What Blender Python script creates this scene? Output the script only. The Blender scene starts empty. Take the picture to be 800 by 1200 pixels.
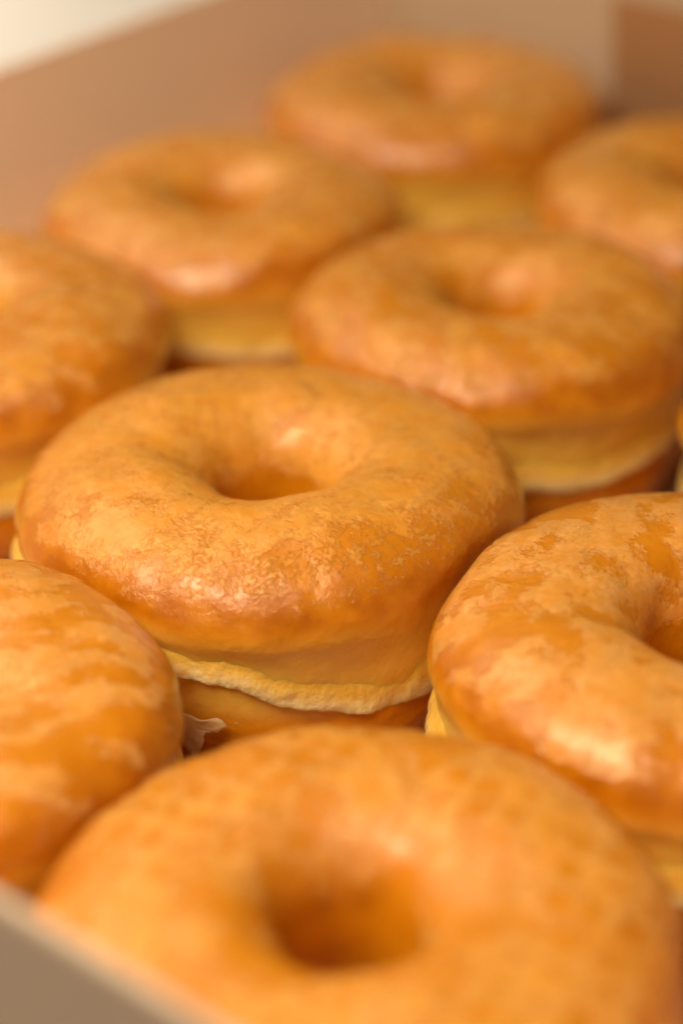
import bpy, math
import numpy as np
from mathutils import Matrix, Vector

SC = 0.001                      # everything below is written in millimetres
C = bpy.context.scene
COL = C.collection

# ------------------------------------------------------------------ camera
YAW, PIT = 0.6615, 0.5367
CAM = Vector((-173.73, -133.896, 229.565))
fw = Vector((math.cos(PIT)*math.cos(YAW), math.cos(PIT)*math.sin(YAW), -math.sin(PIT)))
rt = fw.cross(Vector((0, 0, 1))).normalized()
up = rt.cross(fw)
cd = bpy.data.cameras.new('camera')
cam = bpy.data.objects.new('camera', cd)
COL.objects.link(cam)
M = Matrix((rt, up, -fw)).transposed().to_4x4()
M.translation = CAM*SC
cam.matrix_world = M
cd.sensor_fit = 'VERTICAL'
cd.sensor_height = 36
cd.sensor_width = 24
cd.lens = 2479.95/1200*36
cd.clip_start = 0.01
cd.clip_end = 50
cd.dof.use_dof = True
cd.dof.focus_distance = 0.358
cd.dof.aperture_fstop = 5.2
C.camera = cam

# ------------------------------------------------------------------ light
w = bpy.data.worlds.new('World')
C.world = w
w.use_nodes = True
bg = w.node_tree.nodes['Background']
bg.inputs[0].default_value = (1.0, 0.72, 0.45, 1)
bg.inputs[1].default_value = 0.08


def area(name, loc, target, size, size_y, power, colour):
    l = bpy.data.lights.new(name, 'AREA')
    l.shape = 'RECTANGLE'
    l.size, l.size_y = size*SC, size_y*SC
    l.energy = power
    l.color = colour
    o = bpy.data.objects.new(name, l)
    COL.objects.link(o)
    o.location = Vector(loc)*SC
    d = (Vector(target)-Vector(loc)).normalized()
    o.rotation_euler = d.to_track_quat('-Z', 'Y').to_euler()
    return o


area('key_softbox', (-165, 80, 410), (50, 90, 10), 200, 200, 2.4, (1.0, 0.77, 0.48))
wl = area('table_fill', (250, 700, 520), (180, 640, 0), 260, 260, 1.35, (1.0, 0.90, 0.78))  # added lamp, only there to brighten the table beyond the box
area('window_light', (0, 650, 750), (120, 60, 0), 900, 700, 4.2, (1.0, 0.82, 0.58))
wl.data.spread = math.radians(75)

C.view_settings.view_transform = 'Standard'
C.view_settings.look = 'None'
C.view_settings.exposure = 0
C.view_settings.gamma = 1
C.cycles.max_bounces = 7
C.cycles.diffuse_bounces = 4
C.cycles.use_adaptive_sampling = True
C.cycles.adaptive_threshold = 0.02
C.cycles.use_denoising = True


# ------------------------------------------------------------------ noise in numpy
def perlin(p, seed=0):
    """gradient noise at (n,3) points, about -1..1"""
    pi = np.floor(p).astype(np.int64)
    pf = p-pi
    u = pf*pf*pf*(pf*(pf*6-15)+10)
    out = 0

    def grad(ix, iy, iz, fx, fy, fz):
        h = (ix*374761393+iy*668265263+iz*1274126177+seed*362437) & 0xffffffff
        h = ((h ^ (h >> 13))*1274126177) & 0xffffffff
        h = (h ^ (h >> 16))
        a = (h & 1023)*(2*np.pi/1024)
        z = ((h >> 10) & 1023)/511.5-1
        s = np.sqrt(np.maximum(0, 1-z*z))
        return s*np.cos(a)*fx+s*np.sin(a)*fy+z*fz
    res = np.zeros(len(p))
    for dx in (0, 1):
        wx = u[:, 0] if dx else 1-u[:, 0]
        for dy in (0, 1):
            wy = u[:, 1] if dy else 1-u[:, 1]
            for dz in (0, 1):
                wz = u[:, 2] if dz else 1-u[:, 2]
                res += wx*wy*wz*grad(pi[:, 0]+dx, pi[:, 1]+dy, pi[:, 2]+dz, pf[:, 0]-dx, pf[:, 1]-dy, pf[:, 2]-dz)
    return res*1.5


def fbm(p, octv=4, seed=0, gain=0.5):
    r, a, s = 0, 1, 0
    for k in range(octv):
        r = r+a*perlin(p*(2.03**k)+k*17.3, seed+k*7)
        s += a
        a *= gain
    return r/s


def smooth(x, a, b):
    t = np.clip((x-a)/(b-a), 0, 1)
    return t*t*(3-2*t)


def make_mesh(name, V, F, mat, attrs=None):
    me = bpy.data.meshes.new(name)
    F = np.asarray(F, dtype=np.int32)
    k = F.shape[1]
    me.vertices.add(len(V))
    me.vertices.foreach_set('co', np.ascontiguousarray(V*SC, dtype=np.float32).ravel())
    me.loops.add(F.size)
    me.loops.foreach_set('vertex_index', F.ravel())
    me.polygons.add(len(F))
    me.polygons.foreach_set('loop_start', np.arange(0, F.size, k, dtype=np.int32))
    me.polygons.foreach_set('loop_total', np.full(len(F), k, dtype=np.int32))
    me.update(calc_edges=True)
    me.shade_smooth()
    me.materials.append(mat)
    for an, av in (attrs or {}).items():
        at = me.attributes.new(an, 'FLOAT', 'POINT')
        at.data.foreach_set('value', np.ascontiguousarray(av, dtype=np.float32))
    return me


def grid_faces(n, m, wrap_m=True):
    """n around, m along the profile"""
    i = np.arange(n)[:, None]
    j = np.arange(m if wrap_m else m-1)[None, :]
    a = i*m+j
    b = ((i+1) % n)*m+j
    c = ((i+1) % n)*m+(j+1) % m
    d = i*m+(j+1) % m
    return np.stack([a, b, c, d], -1).reshape(-1, 4)


def closed_curve(pts, m, step=400):
    """periodic Catmull-Rom through pts, resampled evenly to m points"""
    P = np.array(pts, float)
    n = len(P)
    out = []
    t = np.linspace(0, 1, step//10, endpoint=False)[:, None]
    for i in range(n):
        p0, p1, p2, p3 = P[i-1], P[i], P[(i+1) % n], P[(i+2) % n]
        out.append(0.5*((2*p1)+(-p0+p2)*t+(2*p0-5*p1+4*p2-p3)*t*t+(-p0+3*p1-3*p2+p3)*t**3))
    Q = np.concatenate(out)
    Q = np.vstack([Q, Q[:1]])
    s = np.r_[0, np.cumsum(np.hypot(*np.diff(Q, axis=0).T))]
    u = np.linspace(0, s[-1], m, endpoint=False)
    return np.stack([np.interp(u, s, Q[:, 0]), np.interp(u, s, Q[:, 1])], -1)


# ------------------------------------------------------------------ materials
class NT:
    def __init__(self, name):
        self.m = bpy.data.materials.new(name)
        self.m.use_nodes = True
        self.t = self.m.node_tree
        self.b = self.t.nodes['Principled BSDF']

    def n(self, typ, ins=None, **kw):
        nd = self.t.nodes.new(typ)
        for k, v in kw.items():
            setattr(nd, k, v)
        for k, v in (ins or {}).items():
            self.put(nd.inputs[k], v)
        return nd

    def put(self, sock, v):
        if isinstance(v, bpy.types.NodeSocket):
            self.t.links.new(v, sock)
        else:
            sock.default_value = v

    def math(self, op, a, b=0.0, c=None):
        nd = self.n('ShaderNodeMath', operation=op)
        self.put(nd.inputs[0], a)
        self.put(nd.inputs[1], b)
        if c is not None:
            self.put(nd.inputs[2], c)
        return nd.outputs[0]

    def attr(self, name):
        return self.n('ShaderNodeAttribute', attribute_name=name).outputs['Fac']

    def noise(self, vec, scale, detail=2, rough=0.5, dist=0.0):
        nd = self.n('ShaderNodeTexNoise', {'Vector': vec, 'Scale': scale, 'Detail': detail, 'Roughness': rough, 'Distortion': dist})
        return nd.outputs['Fac']

    def step(self, v, a, b, lo=0.0, hi=1.0):
        nd = self.n('ShaderNodeMapRange', {'Value': v, 'From Min': a, 'From Max': b, 'To Min': lo, 'To Max': hi}, interpolation_type='SMOOTHSTEP')
        return nd.outputs[0]

    def mix(self, f, a, b):
        nd = self.n('ShaderNodeMix', data_type='RGBA')
        self.put(nd.inputs[0], f)
        for s, v in ((nd.inputs[6], a), (nd.inputs[7], b)):
            self.put(s, v if isinstance(v, bpy.types.NodeSocket) else (*v, 1))
        return nd.outputs[2]

    def mm(self):
        tc = self.n('ShaderNodeTexCoord')
        v = self.n('ShaderNodeVectorMath', operation='SCALE')
        self.put(v.inputs[0], tc.outputs['Object'])
        v.inputs['Scale'].default_value = 1000.0
        return v.outputs[0]


def dough_material():
    k = NT('glazed dough')
    P = k.mm()
    g, band, wr, brown = k.attr('glaze'), k.attr('band'), k.attr('wrinkle'), k.attr('brown')
    n1 = k.noise(P, 0.35, 5, 0.6, 0.6)
    n2 = k.noise(P, 1.1, 4, 0.6, 0.4)
    n3 = k.noise(P, 3.2, 3, 0.6)
    n4 = k.noise(P, 0.16, 3, 0.5)
    gm = k.math('ADD', g, k.math('MULTIPLY', k.math('SUBTRACT', n1, 0.5), 0.55))
    gm = k.math('ADD', gm, k.math('MULTIPLY', k.math('SUBTRACT', n2, 0.5), 0.5))
    # the cracked places: the film breaks up into small flakes
    wm = k.step(k.math('ADD', wr, k.math('MULTIPLY', k.math('SUBTRACT', n1, 0.5), 0.9)), 0.30, 0.95)
    fine = k.noise(P, 0.55, 7, 0.74, 0.0)
    flk = k.step(k.math('ADD', gm, k.math('MULTIPLY', k.math('SUBTRACT', fine, 0.5), 3.0)), 0.36, 0.56)
    m0 = k.step(gm, 0.34, 0.66)
    m = k.math('ADD', k.math('MULTIPLY', m0, k.math('SUBTRACT', 1.0, wm)), k.math('MULTIPLY', flk, wm))
    # base colours
    amber = k.mix(n2, (0.62, 0.220, 0.003), (0.76, 0.32, 0.008))
    dark = k.mix(n3, (0.42, 0.118, 0.001), (0.56, 0.175, 0.002))
    bm = k.math('MULTIPLY', brown, k.step(k.math('ADD', n4, k.math('MULTIPLY', n2, 0.35)), 0.45, 0.80))
    crust = k.mix(k.math('MULTIPLY', bm, 0.9), amber, dark)
    yellow = k.mix(n1, (0.94, 0.52, 0.045), (0.96, 0.66, 0.17))
    crust = k.mix(band, crust, yellow)
    crust = k.mix(k.math('MULTIPLY', wm, 0.25), crust, (0.74, 0.29, 0.008))
    milk = k.attr('milk')
    icing = k.mix(n4, (0.81, 0.385, 0.042), (0.87, 0.47, 0.095))
    icing = k.mix(k.math('MULTIPLY', milk, k.step(k.math('ADD', n1, k.math('MULTIPLY', n2, 0.4)), 0.42, 0.85, 0.45, 1.0)), icing, (0.85, 0.47, 0.16))
    op = k.math('MULTIPLY', m, k.step(k.math('ADD', n4, k.math('MULTIPLY', n1, 0.5)), 0.45, 0.95, 0.35, 0.85))
    op = k.math('MULTIPLY', op, k.step(k.math('ADD', k.math('MULTIPLY', n1, 0.6), k.math('MULTIPLY', n2, 0.6)), 0.40, 0.78, 0.62, 1.0))
    op = k.math('MULTIPLY', op, k.math('SUBTRACT', 1.0, k.math('MULTIPLY', wm, 0.3)))
    col = k.mix(op, crust, icing)
    # tiny sugar bubbles
    dots = k.n('ShaderNodeTexVoronoi', {'Vector': P, 'Scale': 0.30, 'Randomness': 1.0})
    dm = k.step(dots.outputs['Distance'], 0.10, 0.04)
    dm = k.math('MULTIPLY', dm, k.step(n4, 0.50, 0.6))
    col = k.mix(k.math('MULTIPLY', dm, 0.30), col, (0.92, 0.72, 0.50))
    k.put(k.b.inputs['Base Color'], col)
    k.put(k.b.inputs['Roughness'], k.mix(m, (0.24,)*3, (0.30,)*3))
    k.b.inputs['Roughness'].default_value = 0.3
    k.b.inputs['Subsurface Weight'].default_value = 0.6
    k.b.inputs['Subsurface Radius'].default_value = (1.0, 0.42, 0.10)
    k.b.inputs['Subsurface Scale'].default_value = 0.0022
    k.b.inputs['Coat Weight'].default_value = 1.0
    k.b.inputs['Coat Roughness'].default_value = 0.08
    k.b.inputs['Specular IOR Level'].default_value = 0.4
    h = k.math('MULTIPLY', m, 0.15)
    h = k.math('ADD', h, k.math('MULTIPLY', k.math('MULTIPLY', wm, n3), 0.05))
    h = k.math('ADD', h, k.math('MULTIPLY', n1, 0.13))
    h = k.math('ADD', h, k.math('MULTIPLY', n2, 0.06))
    h = k.math('ADD', h, k.math('MULTIPLY', n3, 0.025))
    line = k.step(k.math('ABSOLUTE', k.math('SUBTRACT', k.noise(P, 0.42, 4, 0.6, 1.4), 0.5)), 0.022, 0.0)
    line = k.math('MULTIPLY', line, k.step(n4, 0.45, 0.6))
    h = k.math('ADD', h, k.math('MULTIPLY', k.math('MULTIPLY', line, m), 0.12))
    h = k.math('ADD', h, k.math('MULTIPLY', dm, 0.12))
    bp = k.n('ShaderNodeBump', {'Height': h, 'Strength': 1.0, 'Distance': 0.001})
    k.put(k.b.inputs['Normal'], bp.outputs[0])
    h2 = k.math('ADD', h, k.math('MULTIPLY', k.noise(P, 1.5, 4, 0.65), 0.17))
    bp2 = k.n('ShaderNodeBump', {'Height': h2, 'Strength': 1.0, 'Distance': 0.001})
    k.put(k.b.inputs['Coat Normal'], bp2.outputs[0])
    return k.m


def rim_material():
    k = NT('pale glaze rim')
    P = k.mm()
    n1 = k.noise(P, 0.28, 4, 0.6)
    n2 = k.noise(P, 1.3, 4, 0.6)
    lip = k.attr('lip')
    base = k.mix(n1, (0.94, 0.52, 0.045), (0.96, 0.66, 0.17))
    pale = k.mix(n2, (0.95, 0.72, 0.36), (0.97, 0.84, 0.58))
    f = k.math('MULTIPLY', lip, k.step(k.math('ADD', n1, k.math('MULTIPLY', n2, 0.3)), 0.38, 0.60, 0.2, 1.0))
    k.put(k.b.inputs['Base Color'], k.mix(f, base, pale))
    k.b.inputs['Roughness'].default_value = 0.26
    k.b.inputs['Subsurface Weight'].default_value = 0.7
    k.b.inputs['Subsurface Radius'].default_value = (1.0, 0.6, 0.22)
    k.b.inputs['Subsurface Scale'].default_value = 0.003
    k.b.inputs['Coat Weight'].default_value = 0.4
    k.b.inputs['Coat Roughness'].default_value = 0.15
    h = k.math('ADD', k.math('MULTIPLY', n1, 0.5), k.math('MULTIPLY', n2, 0.25))
    bp = k.n('ShaderNodeBump', {'Height': h, 'Strength': 1.0, 'Distance': 0.001})
    k.put(k.b.inputs['Normal'], bp.outputs[0])
    return k.m


def flake_material():
    k = NT('dried glaze flake')
    P = k.mm()
    n = k.noise(P, 0.9, 4, 0.6)
    k.put(k.b.inputs['Base Color'], k.mix(n, (0.95, 0.64, 0.38), (0.98, 0.74, 0.50)))
    k.b.inputs['Roughness'].default_value = 0.25
    k.b.inputs['Subsurface Weight'].default_value = 0.6
    k.b.inputs['Alpha'].default_value = 0.62
    k.b.inputs['Subsurface Radius'].default_value = (1, 0.7, 0.5)
    k.b.inputs['Subsurface Scale'].default_value = 0.0015
    bp = k.n('ShaderNodeBump', {'Height': n, 'Strength': 0.8, 'Distance': 0.0004})
    k.put(k.b.inputs['Normal'], bp.outputs[0])
    return k.m


def card_material(name, a, b, rough=0.62):
    k = NT(name)
    P = k.mm()
    n = k.noise(P, 0.9, 5, 0.7)
    n2 = k.noise(P, 0.02, 3, 0.5)
    f = k.math('ADD', k.math('MULTIPLY', n, 0.4), k.math('MULTIPLY', n2, 0.6))
    k.put(k.b.inputs['Base Color'], k.mix(f, a, b))
    k.b.inputs['Roughness'].default_value = rough
    bp = k.n('ShaderNodeBump', {'Height': n, 'Strength': 0.4, 'Distance': 0.00008})
    k.put(k.b.inputs['Normal'], bp.outputs[0])
    return k.m


DOUGH = dough_material()
RIM = rim_material()
FLAKE = flake_material()
CARD_IN = card_material('box card inside', (0.89, 0.68, 0.56), (0.92, 0.71, 0.59))
CARD_OUT = card_material('box card outside', (0.235, 0.175, 0.155), (0.26, 0.20, 0.18), 0.5)
BROWN_CARD = card_material('brown card', (0.46, 0.27, 0.15), (0.52, 0.31, 0.18))  # plain brown, darker than the wall card; floor and tuck flap
CARD_IN_DIM = card_material('box card inside shaded', (0.52, 0.40, 0.31), (0.58, 0.45, 0.35))  # inside card again, the far end's dimmer light put into its colour
CARD_EDGE = card_material('box card folded edge', (0.55, 0.46, 0.39), (0.62, 0.53, 0.45), 0.5)
TABLE = card_material('white table top', (0.80, 0.77, 0.72), (0.84, 0.81, 0.76), 0.4)


def link(name, me, parent=None):
    o = bpy.data.objects.new(name, me)
    COL.objects.link(o)
    if parent:
        o.parent = parent
    return o


def tag(o, label, cat, group=None, kind=None):
    if label:
        o['label'] = label
    if cat:
        o['category'] = cat
    if group:
        o['group'] = group
    if kind:
        o['kind'] = kind


# ------------------------------------------------------------------ setting
def slab(x0, x1, y0, y1, z0, z1, r=0.0, seg=3):
    """rounded box as vertices and faces through bmesh"""
    import bmesh
    bm = bmesh.new()
    bmesh.ops.create_cube(bm, size=1)
    for v in bm.verts:
        v.co = Vector(((x0+x1)/2+v.co.x*(x1-x0), (y0+y1)/2+v.co.y*(y1-y0), (z0+z1)/2+v.co.z*(z1-z0)))
    if r:
        bmesh.ops.bevel(bm, geom=bm.edges[:], offset=r, segments=seg, affect='EDGES', profile=0.5)
    return bm


def bm_obj(name, bm, mat, parent=None, smooth_=False):
    me = bpy.data.meshes.new(name)
    for v in bm.verts:
        v.co *= SC
    bm.to_mesh(me)
    bm.free()
    me.materials.append(mat)
    if smooth_:
        me.shade_smooth()
    return link(name, me, parent)


import bmesh
bm = bmesh.new()
bmesh.ops.create_grid(bm, x_segments=2, y_segments=2, size=2500)
for v in bm.verts:
    v.co.z = -1.2
t = bm_obj('table_top', bm, TABLE)
tag(t, 'plain white table top under and beyond the pastry box', None, None, 'structure')

# ------------------------------------------------------------------ the box
BX0, BX1, BY0, BY1, BH = -47.0, 319.0, -72.0, 223.0, 64.0
box = bpy.data.objects.new('pastry_box', None)
COL.objects.link(box)
tag(box, 'open shallow cardboard bakery box with beige inside, holding all the glazed donuts', 'box')
bm_obj('base_panel', slab(BX0-1.4, BX1+1.4, BY0-1.4, BY1+1.4, -0.9, 0.0), BROWN_CARD, box)


def wall_panel(name, axis, at, lo, hi, z1, out, parent, th=1.3, mat=CARD_IN):
    """upright panel whose inner face is at `at`; out = +1/-1 is the way it grows"""
    a, b = sorted((at, at+out*th))
    if axis == 0:
        bm = slab(a, b, lo, hi, 0.02, z1, 0.25, 2)
    else:
        bm = slab(lo, hi, a, b, 0.02, z1, 0.25, 2)
    return bm_obj(name, bm, mat, parent)


ENDS = [wall_panel('end_wall', 0, BX1, BY0, BY1+1.3, BH+4, 1, box, 1.3, CARD_IN_DIM),
        wall_panel('end_wall', 0, BX0, BY0, BY1+1.3, BH-1.5, -1, box, 0.8),
        wall_panel('outer_sheet', 0, BX0-1.5, BY0-1.3, BY1+1.3, BH-1.3, -1, box, 0.8, CARD_OUT)]
lw = wall_panel('long_wall', 1, BY1, BX0+0.2, BX1-0.2, BH-6.0, 1, box)
for o_ in [lw]+ENDS:       # the long wall leans out a little, the end walls follow it
    for v in o_.data.vertices:
        if v.co.y > 0.2:
            v.co.y += v.co.z*0.27
wall_panel('long_wall', 1, BY0, BX0+0.2, BX1-0.2, BH-2, -1, box)
# the near end wall is folded double: inner sheet, outer sheet and the rolled rim
n_, m_ = 60, 20
yy = np.linspace(BY0-1.3, BY1+1.3, n_)
ang = np.linspace(0, 2*np.pi, m_, endpoint=False)
V = np.zeros((n_, m_, 3))
wob = 0.35*np.sin(yy/31)+0.2*np.sin(yy/11+1)
V[:, :, 0] = (BX0-1.15)+0.8*np.cos(ang)[None]+wob[:, None]*0.5
V[:, :, 1] = yy[:, None]
V[:, :, 2] = BH-1.4+1.25*np.sin(ang)[None]+wob[:, None]*0.4
i = np.arange(n_-1)[:, None]
j = np.arange(m_)[None]
F = np.stack([i*m_+j, (i+1)*m_+j, (i+1)*m_+(j+1) % m_, i*m_+(j+1) % m_], -1).reshape(-1, 4)
link('rolled_rim', make_mesh('rolled_rim', V.reshape(-1, 3), F, CARD_EDGE), box)
# lapped corner tab on the outside of the near end
bm = slab(BX0-3.0, BX0-2.35, BY0-1.3, -7, 0.4, BH-3.4, 0.2, 2)
bm_obj('corner_tab', bm, CARD_OUT, box)
# loose tuck flap leaning in from the far end wall
bm = bmesh.new()
q = [(BX1-1.2, 152.5, 1), (BX1-1.2, 20, 1), (BX1-24, 24, 64), (BX1-24, 142, 64)]
vs = [bm.verts.new(a) for a in q]+[bm.verts.new((a[0]+0.7, a[1], a[2]+0.2)) for a in q]
for f_ in ((0, 1, 2, 3), (7, 6, 5, 4), (0, 4, 5, 1), (1, 5, 6, 2), (2, 6, 7, 3), (3, 7, 4, 0)):
    bm.faces.new([vs[a] for a in f_])
bmesh.ops.recalc_face_normals(bm, faces=bm.faces[:])
bm_obj('tuck_flap', bm, BROWN_CARD, box)

# ------------------------------------------------------------------ the donuts
# name: x, y, scale, detail, style
D = dict(
    A=(-5.63, 85.97, 0.984), B=(83.42, 82.99, 1.024), C=(-1.2, -1.9, 0.995), D=(89.13, -5.01, 0.993),
    E=(171.64, 93.43, 0.974), F=(93.04, 179.22, 1.020), G=(179.94, 177.02, 0.951), H=(271.0, 179.5, 1.004),
    I=(259.2, 87.6, 0.992), J=(182.0, 0.8, 0.99))
PROFILE = [(12.5, 0.6), (20, 0.05), (35, 0.05), (39.6, 1.4), (42.6, 4.6), (43.7, 8.5), (43.6, 11.5), (43.0, 14.6), (43.0, 18.5), (43.2, 22), (43.4, 24.8), (43.9, 27.2),
           (44.8, 29.9), (44.6, 32.4), (43.2, 35.3), (40.8, 38.0), (37.3, 40.1), (32.8, 41.7), (27.7, 42.4), (22.5, 42.4), (17.4, 41.1), (13.5, 38.3), (11.2, 34.4), (10.1, 29.5), (9.7, 23), (9.8, 15), (11, 6)]


def squash(V, key):
    """press the flank flat where a neighbour stands"""
    x0, y0, s0 = D[key]
    for k2, (x1, y1, s1) in D.items():
        if k2 == key:
            continue
        dx, dy = x1-x0, y1-y0
        dd = math.hypot(dx, dy)
        if dd > 45.6*(s0+s1)+1:
            continue
        n = np.array([dx/dd, dy/dd])
        L = dd*s0/(s0+s1)-0.12
        s = V[:, :2]@n
        k = 1.1
        over = k*np.log1p(np.exp(np.clip((s-L+0.6)/k, -30, 30)))
        new = s-over*(s > L-8)
        new = np.minimum(new, L)
        V[:, :2] += (new-s)[:, None]*n
        # dough squeezed at the contact swells a little upward
    # the box walls
    for ax, lim, sg in ((0, BX0+0.3, -1), (1, BY1-0.3, 1), (0, BX1-1.0, 1), (1, BY0+0.3, -1)):
        L = (lim-(x0, y0)[ax])*sg
        s = V[:, ax]*sg
        s2 = np.minimum(s, L)
        V[:, ax] = s2*sg
    return V


LIPS = {'B': [(-180, 21), (-172, 22.0), (-157, 22.5), (-147, 21.5), (-140, 18.8), (-131, 16.4), (-121, 14.6), (-112, 14.0), (-100, 13.6), (-90, 14.5), (-60, 17), (0, 20), (90, 19), (150, 21)]}


RIMOUT = dict(B=[(128, 30, 1.9), (-150, 14, 0.3)], E=[(165, 22, 1.7)], D=[(150, 35, 1.6)], A=[(-50, 25, 1.6)])
MILK = dict(A=0.7, D=0.75, C=0.4, B=0.12)
SWELL = dict(B=(-142, 1.0))
HOLE = dict(E=-1.6, G=-1.6, H=-1.6, F=-1, C=-0.8, B=-0.2)


def build(key, label, style, n=480, m=240):
    x0, y0, s0 = D[key]
    seed = ord(key)*13
    off = np.array([ord(key)*7.7, ord(key)*3.1, 5.0])
    prof = closed_curve(PROFILE, m)
    th = np.linspace(0, 2*np.pi, n, endpoint=False)
    R = np.repeat(prof[None, :, 0], n, 0)
    Z = np.repeat(prof[None, :, 1], n, 0)
    TH = np.repeat(th[:, None], m, 1)
    # slow differences round the ring
    c1 = np.stack([np.cos(th)*0.9, np.sin(th)*0.9, np.zeros(n)+ord(key)*1.7], -1)
    hgt = 1+0.030*perlin(c1*1.2, seed)
    rad = 1+0.020*perlin(c1*1.5, seed+1)
    hole = 1.2*perlin(c1*1.3, seed+2)+HOLE.get(key, 0)
    inner = smooth(-R, -22, -9)
    up_ = smooth(Z, 14, 30)
    R2 = R*(1+(rad[:, None]-1+0.018)*smooth(R, 18, 44))+hole[:, None]*inner
    Z2 = Z*(1+(hgt[:, None]-1)*up_)
    R2, Z2 = R2*s0, Z2*(0.5+0.5*s0)
    V = np.stack([R2*np.cos(TH), R2*np.sin(TH), Z2], -1).reshape(-1, 3)
    zz = Z.reshape(-1)
    rr = R.reshape(-1)
    # normals of the bare shape, for lumps
    if key in SWELL:
        a0, dz = SWELL[key]
        V[:, 2] += dz*(0.5+0.5*np.cos(TH.reshape(-1)-math.radians(a0)))*smooth(zz, 25, 40)*smooth(rr, 9, 24)
    G = V.reshape(n, m, 3)
    nv = np.cross(np.roll(G, -1, 0)-np.roll(G, 1, 0), np.roll(G, -1, 1)-np.roll(G, 1, 1)).reshape(-1, 3)
    nv /= np.linalg.norm(nv, axis=1)[:, None]+1e-9
    if nv[np.argmax(V[:, 2]), 2] < 0:
        nv = -nv
    q = V+off
    lump = 1.0*fbm(q/22, 2, seed+6)+0.55*fbm(q/13, 2, seed+3)+0.20*fbm(q/5, 3, seed+4)
    topm = smooth(zz, 26, 35)
    low = 1-smooth(zz, 11, 14)
    lump = lump+low*0.45*fbm(q/np.array([7, 7, 3.5]), 3, seed+5)
    flat = smooth(zz, 0.3, 2.0)
    V0 = V.copy()
    g, wr = style(V0, zz, rr, q, seed)
    # raised icing where the coat is thick
    lump = lump+0.22*smooth(g, 0.25, 0.75)*topm
    V = V+nv*(lump*flat)[:, None]
    V = squash(V, key)
    V[:, 2] = np.maximum(V[:, 2], 0.05)
    wob = 0.8*fbm(q/14, 2, seed+9)
    zb = zz+wob
    band = smooth(zb, 13.0, 18.0)*(1-smooth(zb, 27.5, 33.5))
    band = band*smooth(rr, 20, 30)
    brown = 0.70*(1-smooth(zb, 35, 43))*smooth(zb, 30, 35)*smooth(rr, 22, 32)+0.35*(1-smooth(zb, 12, 16))+0.25*topm
    wr = wr*topm
    edge = np.where(rr > 27, smooth(zz+2.5*fbm(q/9, 2, seed+11), 28.0, 41), smooth(zz+1.5*fbm(q/5, 2, seed+12), 22, 37))
    g = g*(0.25+0.75*edge)-0.25*(1-edge)
    F = grid_faces(n, m)
    root = bpy.data.objects.new('glazed_donut', None)
    COL.objects.link(root)
    root.location = (x0*SC, y0*SC, 0)
    tag(root, label, 'donut', 'glazed ring donuts packed in the box')
    link('dough_ring', make_mesh('dough_ring', V, F[:, ::-1], DOUGH, dict(glaze=g, band=band, wrinkle=wr, brown=brown, milk=np.full(len(V), MILK.get(key, 0.15)))), root)
    # the ragged pale rim of glaze round the waist
    nr, mr = n, 28
    th = np.linspace(0, 2*np.pi, nr, endpoint=False)
    deg = (np.degrees(th)+180) % 360-180
    if key in LIPS:
        L = sorted(LIPS[key])
        xs = np.array([a for a, _ in L])
        ys = np.array([b for _, b in L], float)
        zl = np.interp(deg, np.r_[xs-360, xs, xs+360], np.r_[ys, ys, ys])
        ker = np.hanning(15)
        ker /= ker.sum()
        zl = np.convolve(np.r_[zl[-7:], zl, zl[:7]], ker, 'valid')
    else:
        zl = 15.0+2.5*perlin(np.stack([np.cos(th)*1.3, np.sin(th)*1.3, th*0+seed], -1), seed)
    cc = np.stack([np.cos(th)*44, np.sin(th)*44, th*0+seed], -1)
    zl = zl+0.7*fbm(cc/6, 3, seed+21)+0.35*fbm(cc/1.6, 2, seed+22)
    amp = 0.62+0.75*fbm(cc/10, 3, seed+23)
    # section: from inside the dough out over the ledge and back under
    sec = np.array([(39.0, 12.5), (41.4, 10.5), (42.4, 8.4), (43.0, 6.4), (43.5, 4.4), (43.9, 2.8), (44.2, 1.4), (44.2, 0.4), (43.7, -0.2), (42.6, -0.3), (40.8, 0.4), (39.0, 2.0)])
    u = np.linspace(0, len(sec)-1, mr)
    sr = np.interp(u, np.arange(len(sec)), sec[:, 0])
    sz = np.interp(u, np.arange(len(sec)), sec[:, 1])
    ex = smooth(sr, 42.2, 44.1)
    out_ = sum((a_*np.exp(-(((deg-d_+180) % 360-180)/w_)**2) for d_, w_, a_ in RIMOUT.get(key, [])), 0*th)
    Rr = 1.018*(sr[None]+ex[None]*((amp[:, None]-0.62)*1.5+out_[:, None]))
    Zr = zl[:, None]+sz[None]*(1+0.15*perlin(cc/8, seed+24))[:, None]
    Vr = np.stack([Rr*np.cos(th)[:, None], Rr*np.sin(th)[:, None], Zr*(0.5+0.5*s0)/1.0], -1)
    Vr[:, :, :2] *= s0
    Vr = Vr.reshape(-1, 3)
    nn = fbm((Vr+off)/np.array([5, 5, 3]), 3, seed+30)
    dirn = Vr.copy()
    dirn[:, 2] = 0
    dirn /= np.linalg.norm(dirn, axis=1)[:, None]
    Vr = Vr+dirn*((0.55*nn+0.22*fbm((Vr+off)/1.7, 2, seed+31))*np.tile(ex, nr))[:, None]
    Vr = squash(Vr, key)
    lip = np.tile(1-smooth(sz, 0.3, 4.5), nr)
    me = make_mesh('glaze_rim', Vr, grid_faces(nr, mr)[:, ::-1], RIM, dict(lip=lip))
    link('glaze_rim', me, root)
    return root


def st_mottle(cover=0.62, scale=9, amp=0.5, wrinkle=0.15):
    def f(V, zz, rr, q, seed):
        g = cover-0.10+1.3*amp*fbm(q/scale, 4, seed+40)
        wr = wrinkle+0.6*fbm(q/12, 3, seed+41)
        return g, wr
    return f


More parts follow.
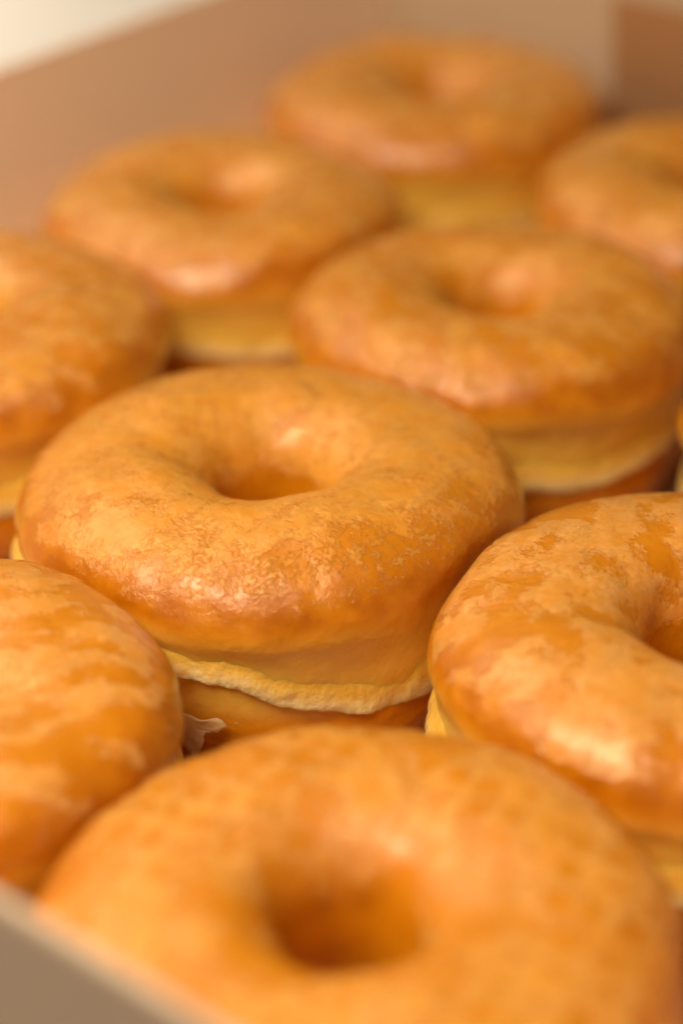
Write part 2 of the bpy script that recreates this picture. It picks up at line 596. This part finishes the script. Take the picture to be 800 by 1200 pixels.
def st_front(V, zz, rr, q, seed):          # C: faint criss-cross of the cooling rack
    a = math.radians(12)
    u = (V[:, 0]*math.cos(a)+V[:, 1]*math.sin(a))
    v = (-V[:, 0]*math.sin(a)+V[:, 1]*math.cos(a))
    w1 = 2.6*fbm(q/12, 3, seed+2)
    gr = np.maximum(np.cos((u+w1)*2*np.pi/6.2), np.cos((v-w1)*2*np.pi/5.4))*np.clip(0.6+1.6*fbm(q/18, 2, seed+8), 0, 1)
    gr = gr*smooth(rr, 17, 26)
    g = 0.48+0.30*gr+0.60*fbm(q/10, 3, seed+40)
    return g, 0*zz


def st_main(V, zz, rr, q, seed):           # B: cracked amber area low on the front
    az = np.degrees(np.arctan2(V[:, 1], V[:, 0]))
    d = (az+118+180) % 360-180
    bare = np.exp(-(d/45)**2)*smooth(rr+5*fbm(q/7, 4, seed+44), 28, 36)
    g = 0.66+0.45*fbm(q/7, 4, seed+40)-0.30*bare
    wr = 0.05+0.85*bare*smooth(zz, 33, 38)+0.35*fbm(q/8, 3, seed+41)
    return g, wr


def st_streak(V, zz, rr, q, seed):         # A: long pale and amber streaks
    a = math.radians(-40)
    u = q[:, 0]*math.cos(a)+q[:, 1]*math.sin(a)
    v = -q[:, 0]*math.sin(a)+q[:, 1]*math.cos(a)
    wv = 5*fbm(q/16, 2, seed+50)
    p = np.stack([u/13, (v+wv)/5.5, q[:, 2]/6], -1)
    g = 0.44+1.5*fbm(p, 4, seed+40)
    return g, 0.25+0.5*fbm(q/9, 3, seed+41)


def st_patch(V, zz, rr, q, seed):          # D: thick milky icing with bare islands
    p = q/np.array([8, 8, 7])
    g = 0.58+1.5*fbm(p, 4, seed+40)
    return g, 0.10+0.5*fbm(q/9, 3, seed+41)


root_b = build('B', 'central donut, sharp, with cracked amber glaze on its front and ragged pale waist', st_main, 1100, 560)
build('A', 'donut with long pale icing streaks, cut off at the left edge below the central donut', st_streak, 900, 440)
build('D', 'donut with thick milky pink icing and bare amber islands, right of the central donut', st_patch, 900, 440)
build('C', 'nearest donut with faint rack-line criss-cross in its icing, against the near box rim', st_front, 700, 340)
build('E', 'donut directly behind the central donut, its whole ring and shadowed brown base in view', st_mottle(0.62, 8, 0.55, 0.2), 520, 260)
build('F', 'donut cut off at the left edge above the streaky one, with bright yellow waist', st_mottle(0.60, 7, 0.6, 0.2), 520, 260)
build('G', 'blurred donut beside the long left box wall, between the left-edge donut and the farthest one', st_mottle(0.66, 9, 0.5, 0.1), 420, 200)
build('H', 'farthest donut, blurred, in the far corner of the box at the top', st_mottle(0.6, 9, 0.45, 0.1), 420, 200)
build('I', 'blurred donut cut off at the upper right edge, in front of the dark tuck flap', st_mottle(0.7, 10, 0.4, 0.1), 420, 200)
build('J', 'donut seen only as a yellow sliver at the right edge, above the milky iced one', st_mottle(0.6, 9, 0.5, 0.1), 300, 160)

# ------------------------------------------------------------------ dried flake of icing at the foot of the central donut
def flake():
    """a thin torn sheet of dried icing, curling off the lower bun"""
    import bmesh
    # (bearing in degrees, height, stand-off from the bun) of the outline
    out = [(-167, 15.8, 0.2), (-163, 15.2, 0.5), (-159, 15.6, 0.3), (-155.5, 15.0, 0.5), (-152, 15.8, 0.6), (-149.6, 14.6, 1.2),
           (-152, 13.0, 0.9), (-154.6, 12.6, 0.5), (-155.4, 9.8, 0.9), (-156.8, 6.6, 1.5), (-159.2, 8.6, 1.1), (-162, 11.0, 0.7), (-166, 12.2, 0.4)]
    ctr = np.mean([(a, z) for a, z, _ in out], axis=0)
    bm = bmesh.new()
    rings = []
    rng = np.random.RandomState(4)
    fine = []
    for i in range(len(out)):
        a, b = np.array(out[i]), np.array(out[(i+1) % len(out)])
        for t in (0, 0.33, 0.67):
            fine.append(a*(1-t)+b*t+(rng.randn(3)*np.array([0.18, 0.12, 0.04]) if t else 0))
    for f in (1.0, 0.75, 0.5, 0.25):
        ring = []
        for a, z, d in fine:
            aa, zz = ctr[0]+(a-ctr[0])*f, ctr[1]+(z-ctr[1])*f
            rr = 45.8+0.5*d*f**2+0.12*math.sin(aa*0.9+zz)
            ring.append(bm.verts.new((rr*math.cos(math.radians(aa)), rr*math.sin(math.radians(aa)), zz)))
        rings.append(ring)
    n = len(fine)
    for q in range(3):
        for i in range(n):
            bm.faces.new((rings[q][i], rings[q][(i+1) % n], rings[q+1][(i+1) % n], rings[q+1][i]))
    bm.faces.new(rings[-1])
    bmesh.ops.recalc_face_normals(bm, faces=bm.faces[:])
    o = bm_obj('glaze_flake', bm, FLAKE, root_b, True)
    md = o.modifiers.new('thickness', 'SOLIDIFY')
    md.thickness = 0.0003
    md.offset = 0
    return o


flake()
